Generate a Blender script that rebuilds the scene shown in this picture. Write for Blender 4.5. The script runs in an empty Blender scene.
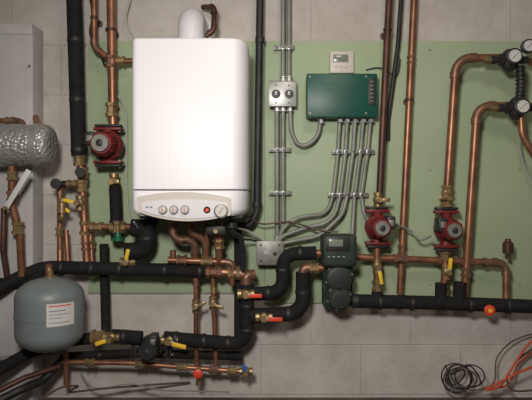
import bpy, bmesh, math, random
from mathutils import Vector, Matrix, Quaternion
random.seed(7)
D=2.2; K=0.004; ZC=0.79
sc=bpy.context.scene
try:
    sc.view_settings.view_transform='Standard'
except Exception: pass

# survey coordinates (wall-plane units of 4 mm, d = metres proud of the wall) -> world
def S(x,y,d=0.06):
    f=K*(D-d)/D
    return Vector(((x-266)*f,-d,ZC-(y-200)*f))
def q(w,d=0.06): return w*K*(D-d)/D

# ---------------- materials
def mat(name,col,rough=0.5,metal=0.0,var=0.0,col2=None,scale=20,bump=0.0,bscale=60,spec=None):
    m=bpy.data.materials.new(name); m.use_nodes=True
    nt=m.node_tree; b=nt.nodes['Principled BSDF']
    b.inputs['Base Color'].default_value=(*col,1); b.inputs['Roughness'].default_value=rough; b.inputs['Metallic'].default_value=metal
    if spec is not None: b.inputs['Specular IOR Level'].default_value=spec
    tc=nt.nodes.new('ShaderNodeTexCoord')
    if col2 is not None:
        n=nt.nodes.new('ShaderNodeTexNoise'); n.inputs['Scale'].default_value=scale; n.inputs['Detail'].default_value=5
        nt.links.new(tc.outputs['Object'],n.inputs['Vector'])
        r=nt.nodes.new('ShaderNodeValToRGB'); r.color_ramp.elements[0].position=0.38; r.color_ramp.elements[1].position=0.65
        r.color_ramp.elements[0].color=(*col,1); r.color_ramp.elements[1].color=(*col2,1)
        nt.links.new(n.outputs['Fac'],r.inputs['Fac']); nt.links.new(r.outputs['Color'],b.inputs['Base Color'])
    if bump>0:
        n2=nt.nodes.new('ShaderNodeTexNoise'); n2.inputs['Scale'].default_value=bscale; n2.inputs['Detail'].default_value=4
        nt.links.new(tc.outputs['Object'],n2.inputs['Vector'])
        bp=nt.nodes.new('ShaderNodeBump'); bp.inputs['Strength'].default_value=bump; bp.inputs['Distance'].default_value=0.01
        nt.links.new(n2.outputs['Fac'],bp.inputs['Height']); nt.links.new(bp.outputs['Normal'],b.inputs['Normal'])
    return m
M={}
M['copper']=mat('copper',(0.36,0.17,0.095),0.42,0.65,col2=(0.22,0.10,0.065),scale=18)
M['copperdk']=mat('copper_dark',(0.12,0.055,0.04),0.5,0.5,col2=(0.07,0.036,0.03),scale=14)
M['brass']=mat('brass',(0.38,0.27,0.13),0.42,0.65,col2=(0.24,0.17,0.09),scale=40)
M['solder']=mat('solder_copper',(0.28,0.14,0.085),0.46,0.6,col2=(0.19,0.115,0.085),scale=60)
M['foam']=mat('black_foam',(0.007,0.007,0.008),0.85,0,col2=(0.013,0.013,0.013),scale=30,bump=0.3,bscale=90,spec=.35)
M['iron']=mat('dark_iron',(0.012,0.014,0.014),0.55,0.1,col2=(0.03,0.03,0.03))
M['tape']=mat('black_tape',(0.014,0.014,0.015),0.55,0)
M['white']=mat('white_enamel',(0.90,0.90,0.94),0.42,0)
M['cream']=mat('cream_plastic',(0.62,0.58,0.52),0.45,0)
M['flue']=mat('flue_white',(0.72,0.72,0.75),0.4,0)
M['dark']=mat('dark_plastic',(0.02,0.02,0.022),0.5)
M['grey']=mat('galvanised_grey',(0.28,0.28,0.26),0.45,0.4,col2=(0.20,0.20,0.18),scale=40)
M['conduit']=mat('conduit_grey',(0.27,0.28,0.25),0.5,0.2,col2=(0.20,0.21,0.185),scale=15)
M['red']=mat('pump_red',(0.21,0.016,0.016),0.5,0.1,col2=(0.10,0.012,0.013),scale=50)
M['redb']=mat('lever_red',(0.70,0.06,0.025),0.45)
M['yellow']=mat('lever_yellow',(0.80,0.52,0.03),0.5)
M['blue']=mat('lever_blue',(0.02,0.10,0.45),0.4)
M['green']=mat('control_green',(0.006,0.085,0.062),0.42,0,col2=(0.005,0.07,0.052),scale=5)
M['gdark']=mat('valve_green',(0.01,0.12,0.05),0.4)
M['label']=mat('label_white',(0.6,0.6,0.58),0.5)
M['silver']=mat('steel_plate',(0.40,0.40,0.39),0.4,0.5)
M['tank']=mat('tank_bluegrey',(0.20,0.235,0.24),0.45,0.05,col2=(0.17,0.20,0.205),scale=6)
M['lcd']=mat('lcd',(0.20,0.24,0.19),0.2)
M['alpha']=mat('pump_graphite_green',(0.018,0.030,0.024),0.55,0.1,col2=(0.03,0.045,0.036),scale=30)
M['wirew']=mat('cable_white',(0.42,0.42,0.39),0.5)
M['wirer']=mat('cable_orange',(0.52,0.075,0.025),0.5)
M['wireb']=mat('cable_brown',(0.09,0.055,0.04),0.5)

# ---------------- mesh builder
class B:
    def __init__(s,name): s.name=name; s.v=[]; s.f=[]; s.mi=[]; s.m=[]
    def _m(s,k):
        if k not in s.m: s.m.append(k)
        return s.m.index(k)
    def add(s,vs,fs,k):
        o=len(s.v); i=s._m(k)
        s.v+= [Vector(v) for v in vs]
        for f in fs: s.f.append([a+o for a in f]); s.mi.append(i)
    def sweep(s,P,r,k,seg=12,caps=True):
        n=len(P)
        if n<2: return
        R=r if isinstance(r,(list,tuple)) else [r]*n
        T=[]
        for i in range(n):
            a=P[max(i-1,0)]; b=P[min(i+1,n-1)]; t=(b-a)
            T.append(t.normalized() if t.length>1e-9 else Vector((0,0,1)))
        u=T[0].orthogonal().normalized(); vs=[]; fs=[]
        for i in range(n):
            if i>0:
                u=T[i-1].rotation_difference(T[i])@u
                u=(u-T[i]*u.dot(T[i])).normalized()
            w=T[i].cross(u)
            for j in range(seg):
                a=2*math.pi*j/seg
                vs.append(P[i]+(u*math.cos(a)+w*math.sin(a))*R[i])
        for i in range(n-1):
            for j in range(seg):
                j2=(j+1)%seg
                fs.append([i*seg+j,i*seg+j2,(i+1)*seg+j2,(i+1)*seg+j])
        if caps:
            fs.append(list(range(seg))[::-1]); fs.append([(n-1)*seg+j for j in range(seg)])
        s.add(vs,fs,k)
    def tube(s,P,r,k,bend=None,seg=14,collar=None,ck='solder'):
        P=[Vector(p) for p in P]
        bend=bend if bend is not None else 2.6*r
        out=[P[0]]; cs=[]
        for i in range(1,len(P)-1):
            a=P[i]-P[i-1]; b=P[i+1]-P[i]; la,lb=a.length,b.length
            if la<1e-6 or lb<1e-6: continue
            a.normalize(); b.normalize()
            th=a.angle(b)
            if th<0.03: out.append(P[i]); continue
            t=min(bend*math.tan(min(th,2.4)/2),0.48*la,0.48*lb)
            p0=P[i]-a*t; p2=P[i]+b*t; m=7
            arc=[]
            kk=0.5523*1.0 if th>0.8 else 0.6
            c1=p0.lerp(P[i],kk); c2=p2.lerp(P[i],kk)
            for j in range(m+1):
                x=j/m
                arc.append(p0*(1-x)**3+c1*3*x*(1-x)**2+c2*3*x*x*(1-x)+p2*x**3)
            out+=arc
            if th>0.5: cs.append((arc,a,b))
        out.append(P[-1])
        s.sweep(out,r,k,seg)
        if collar:
            for arc,a,b in cs:
                s.sweep(arc,r*1.14,ck,seg)
                s.sweep([arc[0]-a*r*1.3,arc[0]+a*r*0.2],r*1.26,ck,seg)
                s.sweep([arc[-1]-b*r*0.2,arc[-1]+b*r*1.3],r*1.26,ck,seg)
    def cable(s,P,r,k,seg=7):
        P=[Vector(p) for p in P]; Q=[P[0]]+P+[P[-1]]; out=[]
        for i in range(1,len(Q)-2):
            p0,p1,p2,p3=Q[i-1:i+3]
            for j in range(8):
                t=j/8
                out.append(0.5*((2*p1)+(p2-p0)*t+(2*p0-5*p1+4*p2-p3)*t*t+(3*p1-p0-3*p2+p3)*t**3))
        out.append(P[-1]); s.sweep(out,r,k,seg)
    def lathe(s,o,ax,prof,k,seg=22):
        o=Vector(o); ax=Vector(ax).normalized(); u=ax.orthogonal().normalized(); w=ax.cross(u)
        vs=[];fs=[];n=len(prof)
        for t,r in prof:
            r=max(r,1e-5)
            for j in range(seg):
                a=2*math.pi*(j+.5)/seg; vs.append(o+ax*t+(u*math.cos(a)+w*math.sin(a))*r)
        for i in range(n-1):
            for j in range(seg):
                j2=(j+1)%seg; fs.append([i*seg+j,i*seg+j2,(i+1)*seg+j2,(i+1)*seg+j])
        fs.append(list(range(seg))[::-1]); fs.append([(n-1)*seg+j for j in range(seg)])
        s.add(vs,fs,k)
    def box(s,c,size,k,bev=0.002,rot=None,segs=2):
        bm=bmesh.new(); bmesh.ops.create_cube(bm,size=1)
        for v in bm.verts: v.co=Vector((v.co.x*size[0],v.co.y*size[1],v.co.z*size[2]))
        if bev>0: bmesh.ops.bevel(bm,geom=bm.edges[:],offset=min(bev,0.45*min(size)),segments=segs,profile=0.5,affect='EDGES')
        bm.verts.ensure_lookup_table(); bm.verts.index_update()
        R=rot if rot is not None else Matrix.Identity(3)
        vs=[Vector(c)+R@v.co for v in bm.verts]; fs=[[v.index for v in f.verts] for f in bm.faces]
        bm.free(); s.add(vs,fs,k)
    def prism(s,poly,vec,k):
        n=len(poly); vec=Vector(vec); poly=[Vector(p) for p in poly]
        vs=poly+[p+vec for p in poly]
        fs=[list(range(n)),[n+i for i in range(n)][::-1]]
        for i in range(n): fs.append([i,(i+1)%n,n+(i+1)%n,n+i][::-1])
        s.add(vs,fs,k)
    def torus(s,c,nrm,R,r,k,seg=28):
        nrm=Vector(nrm).normalized(); u=nrm.orthogonal().normalized(); w=nrm.cross(u); c=Vector(c)
        P=[c+(u*math.cos(2*math.pi*i/seg)+w*math.sin(2*math.pi*i/seg))*R for i in range(seg+1)]
        s.sweep(P,r,k,8,caps=False)
    def done(s,angle=38):
        xs=[v.x for v in s.v]; ys=[v.y for v in s.v]; zs=[v.z for v in s.v]
        c=Vector(((min(xs)+max(xs))/2,(min(ys)+max(ys))/2,(min(zs)+max(zs))/2))
        me=bpy.data.meshes.new(s.name); me.from_pydata([v-c for v in s.v],[],s.f)
        for k in s.m: me.materials.append(M[k])
        for p,i in zip(me.polygons,s.mi): p.material_index=i; p.use_smooth=True
        bm=bmesh.new(); bm.from_mesh(me); bmesh.ops.recalc_face_normals(bm,faces=bm.faces[:]); bm.to_mesh(me); bm.free()
        me.update()
        try: me.set_sharp_from_angle(angle=math.radians(angle))
        except Exception: pass
        o=bpy.data.objects.new(s.name,me); o.location=c; sc.collection.objects.link(o); return o

# ------- parts
Y=Vector((0,-1,0)) # toward the room
def pipe(b,pts,w,k='copper',bend=None,collar=None):
    P=[S(*p) for p in pts]; d=pts[0][2]
    if collar is None: collar = k in('copper','copperdk')
    b.tube(P,q(w,d)/2,k,bend=None if bend is None else q(bend,d),collar=collar,ck='solder' if k=='copper' else k)
def fit(b,x,y,d,ax,L,w,k='brass'):
    """hex union / coupling centred at point"""
    A=Vector((1,0,0)) if ax=='h' else (Vector((0,0,1)) if ax=='v' else Y)
    r=q(w,d)/2; l=q(L,d); c=S(x,y,d)
    b.lathe(c-A*l/2,A,[(0,r*.85),(l*.02,r),(l*.26,r),(l*.3,r*.8),(l*.7,r*.8),(l*.74,r),(l*.98,r),(l,r*.85)],k,seg=8)
def band(b,x,y,d,ax,L,w,k='tape'):
    A=Vector((1,0,0)) if ax=='h' else Vector((0,0,1))
    r=q(w,d)/2; l=q(L,d); c=S(x,y,d)
    b.lathe(c-A*l/2,A,[(0,r*.96),(l*.1,r),(l*.9,r),(l,r*.96)],k,seg=18)
def hanger(b,x,y,d,w,k='copperdk'):
    """bell hanger: split ring, rod and wall plate"""
    c=S(x,y,d); r=q(w,d)/2*1.12
    b.lathe(c-Vector((0,0,.006)),(0,0,1),[(0,r),(.001,r*1.1),(.011,r*1.1),(.012,r)],k,seg=16)
    b.lathe(Vector((c.x,-.013,c.z)),Y,[(0,.013),(.003,.013),(.004,.005),(d-.013-r*.8,.005)],k,seg=12)
def valve(x,y,d,ax,w=9,lever='yellow',ldir=(1,0),L=16,name='ball_valve'):
    b=B(name); A=Vector((1,0,0)) if ax=='h' else Vector((0,0,1)); c=S(x,y,d); r=q(w,d)/2; l=r*3.4
    b.lathe(c-A*l/2,A,[(0,r*.9),(0.001,r),(l*.22,r),(l*.24,r*.8),(l*.36,r*1.05),(l*.5,r*1.15),(l*.64,r*1.05),(l*.76,r*.8),(l*.78,r),(l-.001,r),(l,r*.9)],'brass',seg=12)
    b.lathe(c,Y,[(0,r*.5),(r*1.6,r*.5),(r*1.6,r*.38),(r*2.1,r*.38),(r*2.1,r*.6),(r*2.4,r*.6)],'brass',seg=10)
    e=Vector((ldir[0],0,ldir[1])).normalized(); n=e.cross(Y).normalized()
    o=c+Y*r*2.0; LL=q(L,d); hw=r*.42; t=0.003
    R=Matrix((e,Y,n)).transposed()
    b.box(o+e*LL*.12,(LL*.34,t,hw*2.2),'silver',0.001,R)
    b.box(o+e*LL*.62+Y*.004,(LL*.78,t*2.4,hw*2),lever,0.003,R)
    return b.done()
def pump(x,y,d=0.09,w=28,h=38,name='circulator_pump',col='red',side=1,ax='v'):
    b=B(name); c=S(x,y,d); W=q(w,d); H=q(h,d); Z=Vector((0,0,1)) if ax=='v' else Vector((1,0,0)); X=Vector((1,0,0)) if ax=='v' else Vector((0,0,1))
    b.lathe(c-Z*H*.5,Z,[(0,W*.22),(H*.12,W*.22),(H*.18,W*.2),(H*.35,W*.33),(H*.5,W*.38),(H*.65,W*.33),(H*.82,W*.2),(H*.88,W*.22),(H,W*.22)],col)
    for sgn in(-1,1):
        R=Matrix((X,Y,Z)).transposed()
        b.box(c+Z*sgn*H*.46,(W*.86,W*.46,H*.085),col,0.003,R)
        b.box(c+Z*sgn*H*.55,(W*.8,W*.42,H*.07),'iron',0.003,R)
        for k in(-1,1):
            b.lathe(c+Z*sgn*H*.5+X*k*W*.33-Z*H*.11,Z,[(0,W*.06),(H*.22,W*.06)],'grey',seg=6)
    b.lathe(c-Y*W*.1,Y,[(0,W*.36),(W*.06,W*.46),(W*.3,W*.46),(W*.34,W*.42),(W*.38,W*.36),(W*.9,W*.36),(W*.97,W*.31)],col,seg=28)
    for i in range(10):
        a=i*math.pi/5; v=X*math.cos(a)+Z*math.sin(a)
        b.box(c+Y*W*.6+v*W*.37,(W*.03,W*.44,W*.05),col,0.001,Matrix((v,Y,v.cross(Y))).transposed())
    b.lathe(c+Y*W*.87,Y,[(0,W*.25),(W*.105,W*.25)],'iron' if col!='red' else 'grey')
    b.lathe(c+Y*W*.975,Y,[(0,W*.11),(W*.03,W*.11),(W*.04,W*.09)],'dark',seg=10)
    b.box(c+Y*W*.5+X*side*W*.36+Z*H*.14,(W*.30,W*.6,H*.36),'dark',0.004)
    b.box(c+Y*W*.81+X*side*W*.36+Z*H*.14,(W*.18,W*.02,H*.16),'grey',0.001)
    return b.done()

# ================= ROOM
def room_mat(name,base,mortar,dirt,w=0.4,h=0.2,off=(0,0)):
    m=bpy.data.materials.new(name); m.use_nodes=True; nt=m.node_tree; L=nt.links; N=nt.nodes; b=N['Principled BSDF']; b.inputs['Roughness'].default_value=.75
    tc=N.new('ShaderNodeTexCoord'); sp=N.new('ShaderNodeSeparateXYZ'); cb=N.new('ShaderNodeCombineXYZ')
    L.new(tc.outputs['Object'],sp.inputs[0])
    ad=N.new('ShaderNodeMath'); ad.operation='ADD'; L.new(sp.outputs['X'],ad.inputs[0]); L.new(sp.outputs['Y'],ad.inputs[1])
    ad2=N.new('ShaderNodeMath'); ad2.inputs[1].default_value=off[0]+10; L.new(ad.outputs[0],ad2.inputs[0])
    ad3=N.new('ShaderNodeMath'); ad3.inputs[1].default_value=off[1]+10; L.new(sp.outputs['Z'],ad3.inputs[0])
    L.new(ad2.outputs[0],cb.inputs['X']); L.new(ad3.outputs[0],cb.inputs['Y'])
    br=N.new('ShaderNodeTexBrick'); br.inputs['Scale'].default_value=1; br.inputs['Brick Width'].default_value=w; br.inputs['Row Height'].default_value=h
    br.inputs['Mortar Size'].default_value=.004; br.inputs['Mortar Smooth'].default_value=1
    br.inputs['Color1'].default_value=(*base,1); br.inputs['Color2'].default_value=(*[c*.97 for c in base],1); br.inputs['Mortar'].default_value=(*mortar,1)
    L.new(cb.outputs[0],br.inputs['Vector'])
    n=N.new('ShaderNodeTexNoise'); n.inputs['Scale'].default_value=4.5; n.inputs['Detail'].default_value=10; n.inputs['Roughness'].default_value=.75
    L.new(tc.outputs['Object'],n.inputs['Vector'])
    r=N.new('ShaderNodeValToRGB'); r.color_ramp.elements[0].position=.36; r.color_ramp.elements[1].position=.60
    r.color_ramp.elements[0].color=(*dirt,1); r.color_ramp.elements[1].color=(1,1,1,1); L.new(n.outputs['Fac'],r.inputs[0])
    mx=N.new('ShaderNodeMix'); mx.data_type='RGBA'; mx.blend_type='MULTIPLY'; mx.inputs[0].default_value=1
    L.new(br.outputs['Color'],mx.inputs[6]); L.new(r.outputs['Color'],mx.inputs[7]); L.new(mx.outputs[2],b.inputs['Base Color'])
    n3=N.new('ShaderNodeTexNoise'); n3.inputs['Scale'].default_value=70; n3.inputs['Detail'].default_value=6; L.new(tc.outputs['Object'],n3.inputs['Vector'])
    mu=N.new('ShaderNodeMath'); mu.operation='MULTIPLY_ADD'; mu.inputs[1].default_value=-.7; L.new(br.outputs['Fac'],mu.inputs[0])
    mm=N.new('ShaderNodeMath'); mm.operation='MULTIPLY'; mm.inputs[1].default_value=.8; L.new(n3.outputs['Fac'],mm.inputs[0]); L.new(mm.outputs[0],mu.inputs[2])
    bp=N.new('ShaderNodeBump'); bp.inputs['Strength'].default_value=.5; bp.inputs['Distance'].default_value=.005
    L.new(mu.outputs[0],bp.inputs['Height']); L.new(bp.outputs[0],b.inputs['Normal'])
    return m
M['block']=room_mat('painted_block',(0.54,0.51,0.475),(0.48,0.45,0.42),(.80,.78,.76),off=(0.12,0.06))
M['floorm']=mat('concrete_floor',(0.13,0.10,0.085),0.85,0,col2=(0.07,0.055,0.05),scale=8,bump=.4)
M['ceil']=mat('ceiling_paint',(0.3,0.28,0.26),0.8,0)
M['board']=mat('sage_green_paint',(0.375,0.46,0.30),0.6,0,col2=(0.335,0.42,0.265),scale=3,bump=.08,bscale=200)
M['sheet']=mat('painted_sheet',(0.50,0.49,0.48),0.5,0,col2=(0.42,0.41,0.40),scale=5)
def slab(name,lo,hi,k):
    b=B(name); c=[(a+e)/2 for a,e in zip(lo,hi)]; s=[e-a for a,e in zip(lo,hi)]; b.box(c,s,k,0); return b.done()
CZ=2.14
slab('wall_back',(-1.5,0,0),(1.6,.1,CZ),'block')
slab('wall_left',(-1.6,-3.2,0),(-1.5,.1,CZ),'block')
slab('wall_right',(1.6,-3.2,0),(1.7,.1,CZ),'block')
slab('wall_rear',(-1.6,-3.3,0),(1.7,-3.2,CZ),'block')
slab('floor',(-1.6,-3.3,-.1),(1.7,.1,0),'floorm')
slab('ceiling',(-1.6,-3.3,CZ),(1.7,.1,CZ+.1),'ceil')

# backing boards (two sheets meeting behind the junction box)
b=B('backing_board')
for x0,x1,yb,ps in((88,264.6,293,(100,255)),(265.4,560,303,(275,430,520))):
    a=S(x0,41,.012); c=S(x1,yb,.012)
    b.box(((a.x+c.x)/2,-.0065,(a.z+c.z)/2),(c.x-a.x,.011,a.z-c.z),'board',0.001)
    for x in ps:
        for y in(50,170,285):
            p=S(x,y,.012); b.lathe(p,Y,[(0,.004),(.001,.003)],'grey',seg=10)
b.done()

# left cabinet
b=B('furnace_cabinet')
a=S(33,24,.10); fx=-1.45
b.box(((a.x+fx)/2,-.052,a.z/2+.002),(a.x-fx,.1,a.z),'sheet',0.004)
b.box(((a.x+fx)/2,-.104,a.z-.02),(a.x-fx,.006,.04),'sheet',0.002)
b.box(((a.x+fx)/2-.01,-.104,a.z*.5-.03),(a.x-fx-.03,.006,a.z*.92),'sheet',0.002)
for zz in(.5,.9,1.3): b.lathe((a.x-.012,-.102,zz),Y,[(0,.005),(.008,.005)],'grey',seg=8)
b.done()

# ================= BOILER
b=B('gas_boiler')
xl=S(131,0,.30).x; xr=-.0625; zt=S(0,37,.30).z; zb=S(0,219,.30).z; r=.055
def rp(x0,x1,yf,yb,rad,n=8):
    P=[Vector((x1,yb,0))]
    for i in range(n+1):
        t=i/n*math.pi/2; P.append(Vector((x1-rad+rad*math.cos(t),yf+rad*1.6-rad*1.6*math.sin(t),0)))
    for i in range(n+1):
        t=i/n*math.pi/2; P.append(Vector((x0+.022-.022*math.sin(t),yf+.022-.022*math.cos(t),0)))
    P.append(Vector((x0,yb,0))); return P
prof=rp(xl,xr,-.30,-.013,r)
def layered(zs,k):
    n=len(prof); vs=[];fs=[]; cx=(xl+xr)/2
    for z,ins in zs:
        for p in prof:
            sx=(p.x-cx); f=1-ins/abs(xr-cx); yy=p.y+(ins if p.y<-.1 else 0)
            vs.append(Vector((cx+sx*f,yy,z)))
    for i in range(len(zs)-1):
        for j in range(n):
            j2=(j+1)%n; fs.append([i*n+j,i*n+j2,(i+1)*n+j2,(i+1)*n+j])
    fs.append(list(range(n))[::-1]); fs.append([(len(zs)-1)*n+j for j in range(n)])
    b.add(vs,fs,k)
zs=S(0,190,.30).z
layered([(zs+.002,.003),(zs+.004,0),(zt-.012,0),(zt-.004,.003),(zt,.012)],'white')
layered([(zb+.01,.018),(zb+.02,.008),(zb+.035,.001),(zs-.004,.001),(zs-.002,.003)],'white')
b.box(((xl+xr)/2,-.15,zs),((xr-xl)*.94,.24,.006),'dark',0)
b.box(((xl+xr)/2,-.14,zb+.006),((xr-xl)*.9,.24,.012),'dark',0.002)
def arcpts(x0,y0,xm,ym,x1,y1,d,n=12):
    o=[]
    for i in range(n+1):
        t=i/n; cx=2*xm-(x0+x1)/2; cy=2*ym-(y0+y1)/2
        o.append(S(x0*(1-t)**2+2*cx*t*(1-t)+x1*t*t, y0*(1-t)**2+2*cy*t*(1-t)+y1*t*t,d))
    return o
poly=arcpts(137,197,184,192,231,198,.30)+arcpts(231,215,184,221,139,212,.30)
b.prism(poly,(0,-.008,0),'cream')
poly=arcpts(142,203,184,199.5,227,203,.308)+arcpts(227,214,184,218.5,143,211,.308)
b.prism(poly,(0,-.003,0),'flue')
for x,rr in((163,4.2),(174,4.2),(185,4.2)):
    o=S(x,210,.31); R=q(rr,.31)
    b.lathe(o,Y,[(0,R*1.15),(.002,R*1.15)],'grey'); b.lathe(o,Y,[(0,R*.95),(.014,R*.8),(.015,R*.7)],'label')
    b.box(o+Y*.016,(.002,.004,R*1.4),'redb',0)
o=S(207,210,.31); b.lathe(o,Y,[(0,.007),(.002,.007)],'redb'); b.lathe(o,Y,[(0,.012),(.001,.012)],'label')
o=S(221,211,.31); R=q(6.5,.31)
b.lathe(o,Y,[(0,R*1.1),(.006,R*1.1),(.007,R)],'grey'); b.lathe(o,Y,[(.006,R*.85),(.0075,R*.85)],'label'); b.box(o+Y*.008,(.0015,.001,R*1.1),'dark',0,Matrix.Rotation(.6,3,'Y'))
for x in (147,151): b.box(S(x,207,.313),(.008,.002,.003),'dark',0)
b.done()

# flue
b=B('exhaust_flue')
R=q(13,.17)
p=S(191,36.5,.17); top=S(191,17,.17)
p.z=zt
b.tube([p,Vector((p.x,p.y,top.z)),Vector((p.x,-.002,top.z))],R,'flue',bend=R*1.35,seg=28)
b.lathe((p.x,p.y,zt),(0,0,1),[(0,R*1.25),(.008,R*1.25),(.012,R*1.1),(.018,R*1.1)],'dark',seg=28)
b.lathe((p.x,p.y,zt+.02),(0,0,1),[(0,R*1.07),(.012,R*1.07)],'flue',seg=28)
b.lathe((p.x,-.001,top.z),Y,[(0,R*1.35),(.006,R*1.35),(.01,R*1.1)],'flue',seg=28)
b.done()
b=B('copper_pipe'); pipe(b,[(203,7,.03),(214,7,.10),(214,30,.12),(206,36,.12)],5,'copperdk'); b.done()

TOP=-145
# ================= LEFT RISERS
b=B('insulated_pipe'); pipe(b,[(73,TOP,.09),(74,0,.09),(79,156,.09)],15,'foam')
for y in(40,100,150): band(b,74+5*y/156,y,.09,'v',5,15.8)
b.done()
b=B('copper_pipe')
pipe(b,[(80,150,.09),(84,215,.09),(87,262,.10)],8); fit(b,80,160,.09,'v',12,13); fit(b,82,186,.09,'v',12,12)
pipe(b,[(83,184,.09),(60,184,.09),(60,250,.09),(60,268,.1)],6); fit(b,72,184,.09,'h',9,9); fit(b,60,232,.09,'v',9,9)
fit(b,85,228,.09,'v',14,11); fit(b,86,246,.095,'v',8,10,'solder')
b.done()
b=B('copper_pipe')
pipe(b,[(111,TOP,.08),(111,0,.08),(113,126,.08)],9)
fit(b,111,62,.08,'v',12,12,'solder'); fit(b,112,110,.08,'v',14,13); hanger(b,111,30,.08,9)
pipe(b,[(94,TOP,.08),(94,47,.08),(108,58,.08),(112,66,.08)],6); hanger(b,94,18,.08,6)
pipe(b,[(111,61,.08),(134,61,.08)],6); fit(b,121,61,.08,'h',8,10)
b.done()
pump(109,146,.09,32,36,side=-1)
valve(114,182,.08,'v',10,'brass',(1,0),8)
b=B('insulated_pipe'); pipe(b,[(115,186,.08),(117,240,.08)],12,'foam'); band(b,116,222,.08,'v',4,13); b.done()
b=B('copper_pipe'); pipe(b,[(84,227,.09),(118,227,.09),(138,227,.09)],7); fit(b,97,227,.09,'h',12,11); fit(b,118,227,.09,'v',12,12); fit(b,118,227,.09,'h',16,11); b.done()
b=B('drain_valve'); p=S(118,237,.11); b.lathe(p+Vector((0,0,.02)),(0,0,-1),[(0,.012),(.02,.014),(.022,.026),(.034,.026),(.036,.01)],'gdark',seg=10)
b.lathe(p+Vector((0,0,.045)),(0,0,-1),[(0,.008),(.03,.008)],'brass',seg=8); b.done()
b=B('insulated_pipe'); pipe(b,[(132,228,.12),(147,228,.12),(147,250,.12),(126,252,.12)],18,'foam',bend=14); pipe(b,[(147,232,.12),(152,218,.14)],14,'foam'); band(b,147,238,.12,'v',4,19); b.done()
valve(80,203,.1,'v',9,'yellow',(-1,.25),13)
valve(63,205,.09,'v',8,'yellow',(1,-.7),12)
b=B('air_vent'); p=S(62,216,.12); b.lathe(p,(0,0,1),[(0,.008),(.01,.008),(.012,.018),(.05,.018),(.055,.01),(.062,.008)],'brass'); pipe(b,[(60,222,.09),(62,218,.12),(62,214,.12)],5,'brass'); b.done()
b=B('gate_valve'); c=S(60,184,.1); b.lathe(c-Vector((.02,0,0)),(1,0,0),[(0,.014),(.01,.014),(.012,.011),(.028,.011),(.03,.014),(.04,.014)],'iron',seg=8); b.lathe(c,Y,[(0,.007),(.04,.006),(.04,.02),(.046,.02)],'iron',seg=16); b.done()
b=B('gate_valve'); c=S(84,173,.1); b.lathe(c-Vector((0,0,.02)),(0,0,1),[(0,.016),(.01,.016),(.012,.013),(.028,.013),(.03,.016),(.04,.016)],'brass',seg=8); b.lathe(c,Y,[(0,.007),(.04,.006),(.04,.019),(.046,.019)],'iron',seg=16); b.done()
b=B('insulated_pipe'); pipe(b,[(104,244,.07),(105,300,.07),(106,334,.09)],9,'foam'); b.done()
b=B('copper_pipe'); pipe(b,[(90,230,.07),(92,262,.08)],6); pipe(b,[(66,230,.08),(68,262,.09)],5); fit(b,91,244,.07,'v',8,9); b.done()

# main insulated return
b=B('insulated_pipe'); pipe(b,[(-40,312,.2),(18,278,.13),(44,267,.11),(206,271,.11)],14,'foam',bend=40)
for x in(62,92,120,165,200): band(b,x,267.5+(x-44)*.025,.11,'h',4,15)
b.done()
b=B('insulated_pipe'); pipe(b,[(-40,284,.12),(20,283,.12),(50,272,.12)],11,'foam',bend=20); b.done()
valve(128,262,.12,'h',9,'yellow',(.2,1),14)
b=B('copper_pipe'); pipe(b,[(202,271,.11),(246,274,.11),(246,286,.11)],10); fit(b,214,271.5,.11,'h',16,14,'solder'); fit(b,234,273,.11,'h',12,14); b.done()

# expansion tank
b=B('expansion_tank'); c=S(50,314,.22); R=q(33,.22); H=q(74,.22)
pr=[]
hs=H*.26
for i in range(9):
    t=i/8*math.pi/2; pr.append((-H/2+hs*(1-math.cos(t)),R*math.sin(t)))
for i in range(9):
    t=i/8*math.pi/2; pr.append((H/2-hs*(1-math.sin(t)),R*math.cos(t)))
b.lathe(c,(0,0,1),pr,'tank',seg=40)
b.lathe(c,(0,0,1),[(-.006,R*.99),(-.006,R*1.015),(.006,R*1.015),(.006,R*.99)],'tank',seg=40)
b.lathe(c+Vector((0,0,H/2-.004)),(0,0,1),[(0,.022),(.008,.022),(.01,.012),(.03,.012)],'brass',seg=12)
b.lathe(c-Vector((0,0,H/2-.002)),(0,0,-1),[(0,.012),(.012,.01)],'dark',seg=12)
n=10
def patch(a0,a1,z0,z1,f,k):
    vs=[]
    for i in range(n+1):
        a=math.radians(a0+i*(a1-a0)/n)
        for z in(z0,z1): vs.append(c+Vector((math.cos(a)*R*f,math.sin(a)*R*f,z)))
    b.add(vs,[[2*i,2*i+2,2*i+3,2*i+1] for i in range(n)],k)
patch(-74,-28,-.022,.056,1.018,'label')
patch(-71,-34,.046,.050,1.022,'redb'); patch(-70,-44,.030,.033,1.022,'grey'); patch(-70,-38,.018,.020,1.022,'grey'); patch(-70,-50,.006,.008,1.022,'grey'); patch(-70,-36,-.010,-.008,1.022,'grey')
pipe(b,[(49,276,.22),(49,267,.22),(49,267,.11)],7,'copper',collar=False)
b.done()

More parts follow.
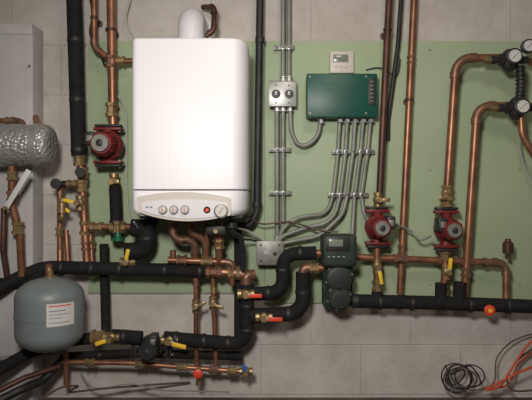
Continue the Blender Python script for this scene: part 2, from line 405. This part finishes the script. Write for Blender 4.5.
# ================= UNDER BOILER
b=B('copper_pipe')
pipe(b,[(173,222,.16),(173,240,.16),(195,240,.14),(195,262,.12)],7)
pipe(b,[(190,222,.16),(190,232,.15),(205,240,.13),(205,262,.12)],6)
pipe(b,[(219,222,.16),(219,262,.13)],8); pipe(b,[(168,260,.13),(226,262,.13)],7); pipe(b,[(173,250,.13),(173,262,.13)],6)
for x in(173,190,219): fit(b,x,224,.16,'v',6,11)
fit(b,182,260,.13,'h',10,11,'solder'); fit(b,207,261,.13,'h',12,11); fit(b,219,244,.14,'v',10,12); fit(b,195,252,.12,'v',9,9,'solder')
pipe(b,[(196,262,.10),(196,340,.09),(197,376,.09)],5); pipe(b,[(213,262,.10),(213,280,.09),(216,366,.09)],5)
pipe(b,[(205,222,.14),(207,232,.14),(207,262,.12)],5)
pipe(b,[(226,262,.12),(233,264,.12),(232,285,.11)],6)
fit(b,196,282,.095,'v',7,8,'solder'); fit(b,214,290,.09,'v',6,8)
b.done()
valve(196,306,.09,'v',8,'brass',(1,.5),12); valve(213,303,.09,'v',8,'brass',(1,-.3),12)
b=B('condensate_hose'); b.cable([S(232,221,.2),S(233,232,.19),S(241,240,.16),S(243,262,.13),S(242,284,.11)],.011,'dark'); b.lathe(S(232,222,.2),(0,0,-1),[(0,.02),(.02,.02),(.024,.012)],'dark'); b.done()
b=B('terminal_gland'); b.box(S(216,230,.19),(.075,.04,.035),'dark',.006); b.lathe(S(216,231,.21),Y,[(0,.01),(.012,.008)],'brass'); b.done()

# insulated centre pipes
b=B('insulated_pipe'); pipe(b,[(238,222,.07),(238,285,.07),(238,347,.08)],8,'foam'); b.done()
b=B('insulated_pipe'); pipe(b,[(247,284,.12),(247,345,.12),(164,338,.12)],14,'foam',bend=16)
for x in(176,204,228): band(b,x,338+(x-164)*.084,.12,'h',4,15.5)
band(b,247,306,.12,'v',4,15); band(b,247,330,.12,'v',4,15)
b.done()
b=B('insulated_pipe'); pipe(b,[(252,294,.12),(283,292,.12),(283,254,.12),(316,253,.12)],14,'foam',bend=13)
for x,y,a in((268,293,'h'),(283,270,'v'),(300,253,'h')): band(b,x,y,.12,a,4,15)
b.done()
b=B('insulated_pipe'); pipe(b,[(250,316,.13),(303,313,.13),(303,272,.13)],15,'foam',bend=16)
for x,y,a in((288,314,'h'),(303,292,'v')): band(b,x,y,.13,a,4,16)
b.done()
b=B('copper_pipe'); pipe(b,[(303,275,.13),(303,268,.13),(324,268,.13)],8); fit(b,314,268,.13,'h',9,11); pipe(b,[(312,253,.12),(326,254,.12)],8); b.done()
valve(246,294,.135,'h',10,'redb',(1,0),16); valve(264,317,.145,'h',10,'redb',(1,0),18)
b=B('copper_pipe'); pipe(b,[(246,282,.12),(246,276,.12),(252,275,.11)],9); pipe(b,[(250,295,.12),(258,294,.12)],9); b.done()

# ================= LOWER LINE
b=B('insulated_pipe'); pipe(b,[(-40,392,.3),(30,352,.16),(66,341,.12),(92,338,.12)],13,'foam',bend=30); pipe(b,[(112,336,.12),(142,338,.12)],14,'foam'); band(b,124,337,.12,'h',4,15); b.done()
b=B('copper_pipe'); pipe(b,[(86,338,.12),(118,336,.12)],9); fit(b,98,337,.12,'h',13,15); b.done()
valve(112,337,.13,'h',10,'yellow',(-.9,-.3),14)
valve(170,340,.13,'h',10,'yellow',(1,-.25),18)
pump(152,346,.10,26,34,col='iron',side=1,ax='h')
b=B('insulated_pipe'); pipe(b,[(62,357,.07),(140,353,.07),(242,356,.08)],9,'foam'); band(b,100,355,.07,'h',4,10); b.done()
b=B('copper_pipe'); pipe(b,[(62,362,.11),(130,363,.11),(180,367,.11),(248,372,.11)],5,bend=10)
pipe(b,[(66,352,.11),(66,385,.11)],5)
fit(b,90,362.4,.11,'h',10,8); fit(b,140,363.8,.11,'h',9,8); fit(b,182,367.2,.11,'h',10,8); fit(b,214,369.6,.11,'h',10,8,'solder'); fit(b,232,371,.11,'h',9,9); b.done()
b=B('drain_valve'); c=S(199,371,.11); b.lathe(c+Vector((0,0,.015)),(0,0,-1),[(0,.012),(.02,.014),(.03,.010),(.055,.010),(.056,.013),(.066,.013)],'brass',seg=10)
b.lathe(c,Y,[(0,.006),(.03,.006),(.03,.016),(.036,.018),(.04,.012)],'redb',seg=12); b.done()
valve(246,371.5,.11,'h',8,'blue',(-.2,1),10)
b=B('wire'); b.cable([S(80,372,.06),S(95,388,.1),S(130,384,.1),S(160,390,.11),S(195,391,.12),S(230,392,.12)],.003,'conduit'); b.done()
b=B('wire'); b.cable([S(40,400,.3),S(60,388,.24),S(78,386,.2),S(70,392,.18),S(110,388,.1),S(190,382,.02)],.004,'wireb'); b.done()
b=B('hose'); b.cable([S(-30,362,.14),S(5,358,.13),S(30,356,.12),S(62,352,.10),S(66,356,.11)],.010,'conduit'); b.done()
b=B('iron_pipe'); pipe(b,[(-30,415,.3),(20,390,.22),(44,380,.14),(64,358,.09)],9,'iron',bend=20); b.done()
b=B('copper_pipe'); pipe(b,[(-40,410,.3),(24,378,.2),(60,366,.12)],6,'copperdk'); b.done()

# ================= LEFT EDGE
b=B('foil_wrapped_filter')
m=bpy.data.materials.new('bubble_foil'); m.use_nodes=True; nt=m.node_tree; P=nt.nodes['Principled BSDF']; P.inputs['Metallic'].default_value=.4; P.inputs['Roughness'].default_value=.4; P.inputs['Base Color'].default_value=(.38,.38,.36,1)
tc=nt.nodes.new('ShaderNodeTexCoord'); vo=nt.nodes.new('ShaderNodeTexVoronoi'); vo.inputs['Scale'].default_value=75; nt.links.new(tc.outputs['Object'],vo.inputs['Vector'])
bp=nt.nodes.new('ShaderNodeBump'); bp.inputs['Strength'].default_value=.9; bp.inputs['Distance'].default_value=.006; bp.invert=True
nt.links.new(vo.outputs['Distance'],bp.inputs['Height']); nt.links.new(bp.outputs[0],P.inputs['Normal']); M['foil']=m
a=S(-24,124,.2); c=S(53,166,.2)
o=(a+c)/2; R=(a.z-c.z)/2; L=c.x-a.x
b.lathe(Vector((a.x,o.y,o.z)),(1,0,0),[(0,R*.7),(.01,R*.92),(L*.2,R),(L*.35,R*.95),(L*.5,R*1.02),(L*.7,R*.96),(L*.88,R*1.0),(L-.012,R*.93),(L-.003,R*.8),(L,R*.5)],'foil',seg=20)
for t in(.3,.78): b.lathe(Vector((a.x+L*t,o.y,o.z)),(1,0,0),[(0,R*1.0),(.002,R*1.03),(.022,R*1.03),(.024,R*1.0)],'silver',seg=20)
pipe(b,[(38,126,.19),(36,118,.12),(36,118,.10)],7,'copper')
b.done()
b=B('copper_pipe'); pipe(b,[(-30,121,.15),(20,121,.15),(23,126,.18)],6); fit(b,10,121,.15,'h',8,9)
pipe(b,[(12,164,.2),(12,205,.18),(20,235,.16),(22,276,.14)],8); fit(b,12,176,.2,'v',9,11); fit(b,18,228,.165,'v',12,12); fit(b,12,196,.185,'v',10,11,'solder'); b.done()
b=B('shutoff_lever'); a=S(29,170,.22); c=S(6,208,.22); e=(a-c).normalized(); b.box((a+c)/2,((a-c).length,.006,.020),'label',.002,Matrix((e,Y,e.cross(Y))).transposed()); b.lathe(c-Y*.035,Y,[(0,.008),(.045,.008)],'brass',seg=8); b.done()
b=B('copper_pipe'); pipe(b,[(4,208,.17),(3,250,.17),(8,282,.14)],6,'copperdk'); b.done()

# ================= CONDUITS
def strut(x,y,L,xs):
    b=B('strut_channel'); c=S(x,y,.024); b.box(c,(q(L,.02),.022,q(4.5,.02)),'grey',.001)
    for xx in xs:
        p=S(xx,y,.05); b.box(p,(q(4,.05),.02,q(4.8,.05)),'silver',.003); b.lathe(p+Y*.008,Y,[(0,.004),(.006,.004)],'dark',seg=6)
    for i in range(int(L/6)):
        p=S(x-L/2+3+i*6,y,.0355); b.box(p,(.01,.001,.005),'dark',0)
    b.done()
b=B('electrical_conduit')
pipe(b,[(283,TOP,.045),(283,84,.045)],4.6,'conduit'); pipe(b,[(289,TOP,.045),(289,84,.045)],4,'conduit')
pipe(b,[(277,105,.045),(277,244,.045)],4.6,'conduit'); pipe(b,[(283,105,.045),(283,225,.045),(279,244,.045)],4.6,'conduit')
for x,y in((283,79),(289,79),(277,109),(283,109),(277,239)): fit(b,x,y,.045,'v',5,7,'silver')
b.done()
strut(284,48,20,[283,289]); strut(280,150,22,[277,283]); strut(280,193,22,[277,283])
b=B('electrical_conduit')
pipe(b,[(321,117,.045),(318,139,.045),(299,149,.045),(291,131,.045),(290,104,.045)],4.4,'conduit',bend=18); fit(b,321,121,.045,'v',5,7,'silver'); fit(b,290,109,.045,'v',5,7,'silver'); b.done()
tx=[340,347.5,355.5,363.5,371]; mx_=[338,345.5,353,360.5,367.5]; bx=[333,340,347,354.5,361]
b=B('electrical_conduit')
pipe(b,[(tx[0],115,.045),(mx_[0],152,.045),(bx[0],196,.045),(327,214,.045),(300,217,.05),(283,226,.055),(278,243,.05)],4.2,'conduit',bend=22)
pipe(b,[(tx[1],115,.05),(mx_[1],152,.05),(bx[1],196,.05),(333,222,.05),(305,228,.055),(282,236,.055),(276,245,.05)],4.2,'conduit',bend=22)
pipe(b,[(tx[2],115,.055),(mx_[2],152,.055),(bx[2],196,.055),(343,214,.06),(320,236,.06),(284,243,.06)],4.2,'conduit',bend=24)
pipe(b,[(tx[3],115,.05),(mx_[3],152,.05),(bx[3],196,.05),(352,236,.08)],4.2,'conduit',bend=24)
pipe(b,[(tx[4],115,.045),(mx_[4],152,.045),(bx[4],196,.045),(364,214,.07),(369,221,.1)],4.2,'conduit',bend=14)
for x in tx: fit(b,x,120,.05,'v',5,7,'silver')
b.done()
strut(353,152,42,mx_); strut(348,195,40,bx)
b=B('switch_box'); c=S(282.5,94,.04); b.box(c,(q(27,.05),.055,q(24,.05)),'grey',.004); b.box(S(282.5,94,.07),(q(28,.07),.004,q(25,.07)),'silver',.002)
for x in(276,289):
    p=S(x,94,.073); b.lathe(p,Y,[(0,.017),(.003,.017),(.0035,.014)],'dark',seg=20); b.box(p+Y*.004+Vector((0,0,.003)),(.009,.004,.015),'label',.001)
    for k in(-.034,.034): b.lathe(p+Vector((0,0,k)),Y,[(0,.003),(.002,.003)],'dark',seg=8)
b.done()
b=B('junction_box'); c=S(270,253,.045); b.box(c,(q(26,.05),.065,q(23,.05)),'grey',.004); b.box(S(270,253,.08),(q(27,.08),.004,q(24,.08)),'grey',.003)
for i,(x,y) in enumerate(((261,245),(279,245),(261,261),(279,261))): b.lathe(S(x,y,.082),Y,[(0,.004),(.002,.004)],'dark',seg=8)
b.lathe(S(266,252,.082),Y,[(0,.012),(.003,.011)],'silver',seg=16); b.lathe(S(275,254,.082),Y,[(0,.008),(.003,.007)],'dark',seg=16)
b.done()
b=B('iron_pipe'); pipe(b,[(260,TOP,.07),(260,0,.07),(257,212,.07),(250,226,.07),(240,226,.07)],7.5,'iron'); band(b,257,205,.07,'v',6,9.5,'iron'); band(b,260,40,.07,'v',6,9.5,'iron'); b.done()
b=B('wire'); b.cable([S(224,224,.2),S(245,216,.12),S(262,224,.08),S(290,222,.07),S(318,230,.07),S(338,232,.09)],.0035,'wireb'); b.done()
b=B('wire'); b.cable([S(222,226,.2),S(240,238,.12),S(252,240,.09),S(262,243,.06)],.0045,'dark'); b.done()
b=B('wire'); b.cable([S(218,228,.2),S(236,228,.14),S(250,232,.09),S(266,242,.06)],.0045,'wirew'); b.done()
b=B('wire'); b.cable([S(134,222,.2),S(140,230,.1),S(128,205,.03),S(127,130,.03),S(125,110,.03),S(117,95,.06)],.003,'wirew'); b.done()
b=B('wire'); b.cable([S(134,-60,.03),S(132,-10,.03),S(126,18,.03),S(132,36,.03),S(136,52,.03)],.0035,'wirew'); b.done()
b=B('wire'); b.cable([S(60,-60,.03),S(86,-12,.03),S(92,14,.03),S(90,34,.03),S(99,52,.04),S(104,64,.06)],.004,'dark'); b.done()

# ================= CONTROLLER
b=B('zone_controller'); a=S(307,73.5,.085); c=S(377,117,.085); cx=(a.x+c.x)/2; cz=(a.z+c.z)/2; w=c.x-a.x; h=a.z-c.z
b.box((cx,-.046,cz),(w,.066,h),'green',.006); b.box((cx,-.083,cz-.001),(w*1.01,.014,h*1.01),'green',.005)
b.box((cx+w*.42,-.092,cz+h*.08),(w*.1,.008,h*.62),'dark',.001)
for i in range(6): b.box((cx+w*.42,-.0965,cz+h*.3-i*h*.09),(w*.05,.002,h*.018),'grey',0)
for i in range(3): b.box((cx-w*.15,-.0905,cz+h*(.28-i*.06)),(w*(.3-.05*i),.001,h*.018),'gdark',0)
for sx in(-.46,.34):
    for sz in(-.42,.42): b.lathe((cx+w*sx,-.09,cz+h*sz),Y,[(0,.004),(.002,.004)],'grey',seg=8)
b.done()
b=B('thermostat'); a=S(330,51,.035); c=S(354,73,.035); cx=(a.x+c.x)/2; cz=(a.z+c.z)/2; w=c.x-a.x; h=a.z-c.z
b.box((cx,-.024,cz),(w,.022,h),'cream',.004); b.box((cx-w*.05,-.0362,cz+h*.17),(w*.56,.003,h*.28),'lcd',.0005); b.box((cx-w*.05,-.0355,cz+h*.17),(w*.64,.002,h*.36),'grey',0)
for i in range(3): b.box((cx-w*.25+i*w*.2,-.037,cz-h*.2),(w*.12,.005,h*.1),'label',.001)
b.box((cx+w*.38,-.037,cz),(w*.07,.005,h*.3),'label',.001)
b.done()

# ================= RIGHT RISERS
b=B('iron_pipe'); pipe(b,[(389,TOP,.09),(389,0,.09),(379,208,.09)],7,'copperdk',collar=False); hanger(b,387.5,30,.09,7); b.done()
b=B('iron_pipe'); pipe(b,[(401,TOP,.05),(401,0,.05),(398,44,.05),(388,120,.03),(388,140,.02)],4.5,'iron'); b.done()
b=B('copper_pipe'); pipe(b,[(414,TOP,.06),(414,0,.06),(400,294,.06)],7); fit(b,402,250,.06,'v',10,9,'solder'); fit(b,411,60,.06,'v',8,8.5,'solder'); hanger(b,409.2,100,.06,7); b.done()
pump(377,227,.09,27,35,side=1); pump(446,229,.09,27,37,side=-1)
b=B('copper_pipe'); pipe(b,[(377,244,.09),(377,300,.09)],7); fit(b,377,286,.09,'v',10,11); b.done()
valve(377,266,.09,'v',9,'yellow',(.15,-1),17)
b=B('copper_pipe'); pipe(b,[(446,248,.09),(443,300,.09)],7); fit(b,445,256,.09,'v',9,11); fit(b,444,290,.09,'v',10,11); b.done()
valve(446,272,.09,'v',9,'yellow',(.1,1),15)
b=B('copper_pipe'); pipe(b,[(500,58,.10),(456,58,.10),(446,209,.09)],8,bend=16); fit(b,447,190,.09,'v',9,12); fit(b,446,203,.09,'v',8,13); b.done()
valve(446,198,.09,'v',9,'brass',(-1,0),10); valve(378,200,.09,'v',9,'brass',(1,0),10)
b=B('copper_pipe'); pipe(b,[(506,106,.10),(477,106,.10),(464,300,.09)],8,bend=14); fit(b,466,272,.09,'v',9,11,'solder'); b.done()
b=B('copper_pipe'); pipe(b,[(354,257,.08),(506,263,.08),(506,306,.09)],7)
for x in(400,444,466,490): fit(b,x,257+(x-354)*.04,.08,'h',14,10,'solder')
b.done()
b=B('air_vent'); p=S(508,256,.09); b.lathe(p,(0,0,1),[(-.01,.008),(.008,.008),(.01,.02),(.05,.02),(.056,.012),(.066,.01)],'copperdk'); b.done()
b=B('insulated_pipe'); pipe(b,[(356,301,.10),(440,303,.10),(600,309,.10)],14,'foam')
for x in(380,412,470,508): band(b,x,301.5+(x-356)*.032,.10,'h',4,15.4)
for x in(460,): pipe(b,[(x,282,.10),(x-1,300,.10)],13,'foam')
pipe(b,[(441,283,.10),(441,300,.10)],12,'foam'); pipe(b,[(377,292,.10),(377,300,.10)],11,'foam')
b.done()
b=B('temperature_dial'); p=S(489,310,.125); b.lathe(p,Y,[(0,.020),(.01,.020),(.012,.017)],'redb'); b.lathe(p+Y*.011,Y,[(0,.008),(.003,.008)],'yellow'); b.done()
b=B('system_pump')
p=S(338,250,.14); b.box(p,(q(34,.14),.10,q(32,.14)),'alpha',.014,segs=3)
b.box(S(338,244,.193),(q(24,.19),.006,q(14,.19)),'dark',.003); b.box(S(336,243,.197),(q(14,.2),.002,q(7,.2)),'lcd',.001)
for i in range(4): b.box(S(329+i*5,257,.192),(.01,.004,.006),'grey',.001)
for y,rr in((276,15),(295,13)):
    c=S(337,y,.10); R=q(rr,.12)
    b.lathe(c,Y,[(0,R*.9),(.01,R),(.05,R),(.056,R*.86),(.07,R*.84),(.075,R*.72)],'alpha',seg=28)
    b.lathe(c+Y*.074,Y,[(0,R*.6),(.004,R*.6),(.006,R*.3)],'dark'); b.torus(c+Y*.076,Y,R*.45,.003,'grey')
    for i in range(6):
        a=i*math.pi/3+.3; b.lathe(c+Y*.05+Vector((math.cos(a),0,math.sin(a)))*R*.86,Y,[(0,.005),(.012,.005)],'grey',seg=6)
b.box(S(337,284,.09),(q(30,.09),.05,q(44,.09)),'alpha',.01)
b.lathe(S(352,301,.10),(1,0,0),[(-.03,.02),(0,.02),(0,.028),(.02,.028)],'iron')
b.box(S(337,270,.04),(.03,.05,.1),'iron',.004)
b.done()
b=B('wire'); b.cable([S(431,236,.12),S(420,240,.1),S(412,232,.08),S(400,226,.1),S(393,224,.13)],.0045,'conduit'); b.done()
b=B('wire'); b.cable([S(366,70,.015),S(380,68,.02),S(396,75,.03),S(400,58,.04)],.003,'dark'); b.done()

# ================= GAUGE VALVES
def gauge(x,y,dials):
    b=B('pressure_gauge_valve'); c=S(x,y,.12)
    b.lathe(c-Vector((q(18),0,0)),(1,0,0),[(0,.016),(.02,.016),(.022,.012),(.03,.012),(.034,.024),(.10,.024),(.104,.014),(.14,.014)],'dark',seg=14)
    b.lathe(c-Vector((q(20),0,0)),(1,0,0),[(-.02,.015),(.01,.015)],'brass',seg=8)
    b.lathe(c,(0,0,1),[(-.045,.012),(-.03,.026),(.0,.03),(.03,.022),(.04,.01)],'dark',seg=16)
    for dx,dy,R in dials:
        p=S(x+dx,y+dy,.16); R=q(R,.16)
        b.lathe(p-Y*.03,Y,[(0,.008),(.03,.008)],'brass',seg=8)
        b.lathe(p,Y,[(0,R*.9),(.002,R),(.016,R),(.018,R*.88)],'dark',seg=26)
        b.lathe(p+Y*.0175,Y,[(0,R*.76),(.0015,R*.76)],'label',seg=26)
        b.box(p+Y*.0195,(.0015,.001,R*1.0),'dark',0,Matrix.Rotation(.8,3,'Y'))
        for i in range(8):
            a=i*math.pi/5-.6; b.box(p+Y*.0193+Vector((math.cos(a),0,math.sin(a)))*R*.6,(.002,.001,.002),'dark',0)
    b.done()
gauge(509,60,[(4,-3,8),(18,-13,7)]); gauge(516,108,[(5,-1,8)])
b=B('braided_hose'); b.cable([S(520,66,.12),S(521,85,.12),S(519,102,.12)],.016,'iron',seg=10)
for i in range(9): b.torus(S(520.3,68+i*4,.12),(0,0,1),.0165,.002,'dark')
b.done()
b=B('copper_pipe'); pipe(b,[(521,116,.12),(522,135,.12),(536,158,.12),(545,200,.1)],7,bend=20); pipe(b,[(530,62,.12),(560,62,.12)],8); pipe(b,[(532,106,.12),(560,106,.12)],8); b.done()
b=B('wire'); b.cable([S(524,118,.13),S(519,140,.1),S(526,170,.05),S(540,200,.04)],.003,'wirew'); b.done()

# ================= FLOOR CABLES
b=B('cable_coil')
for i in range(7):
    c=S(462+random.uniform(-8,8),379+random.uniform(-3,2),.07+i*.006); R=random.uniform(.03,.058)
    n=Vector((random.uniform(-.5,.5),-1,random.uniform(-.6,.6))); b.torus(c,n,R,.0026,'iron' if i%3 else 'wireb',seg=30)
b.cable([S(445,365,.1),S(452,374,.11),S(470,366,.1),S(480,384,.1),S(455,388,.1),S(447,378,.09)],.003,'iron'); b.done()
b=B('wire'); b.cable([S(552,322,.05),S(528,345,.08),S(512,368,.1),S(500,386,.12),S(486,390,.13),S(500,382,.12),S(520,372,.12),S(550,360,.1)],.0045,'wirer'); b.done()
b=B('wire'); b.cable([S(550,340,.05),S(522,356,.07),S(508,376,.1),S(512,390,.13),S(534,390,.13),S(550,385,.12)],.004,'wireb'); b.done()
b=B('wire'); b.cable([S(548,330,.03),S(515,340,.05),S(497,358,.07),S(494,382,.09),S(478,390,.1),S(462,388,.1)],.003,'wireb'); b.done()
b=B('wire'); b.cable([S(545,345,.03),S(520,362,.06),S(507,385,.1),S(485,388,.1)],.0035,'wirer'); b.done()

# ================= LIGHTS + CAMERA
def aim(o,loc,tgt): o.location=loc; o.rotation_euler=(Vector(tgt)-Vector(loc)).to_track_quat('-Z','Y').to_euler(); sc.collection.objects.link(o)
l=bpy.data.lights.new('flash_key','SPOT'); l.energy=112; l.spot_size=math.radians(110); l.spot_blend=1; l.shadow_soft_size=.14; l.color=(1,.95,.89)  # added key light in place of the camera flash, soft cone dims the corners
aim(bpy.data.objects.new('flash_key',l),(-.22,-2.1,1.3),(.1,0,.72))
l=bpy.data.lights.new('ceiling_lamp','AREA'); l.size=.4; l.energy=9; l.color=(1,.88,.74)
aim(bpy.data.objects.new('ceiling_lamp',l),(.3,-1.5,2.1),(.3,-1.2,0))
w=bpy.data.worlds.new('world'); sc.world=w; w.use_nodes=True; w.node_tree.nodes['Background'].inputs[0].default_value=(.05,.05,.05,1)
cd=bpy.data.cameras.new('camera'); cd.sensor_width=36; cd.lens=36*D/(532*K); co=bpy.data.objects.new('camera',cd)
co.location=(0,-D,ZC); co.rotation_euler=(math.pi/2,0,0); sc.collection.objects.link(co); sc.camera=co
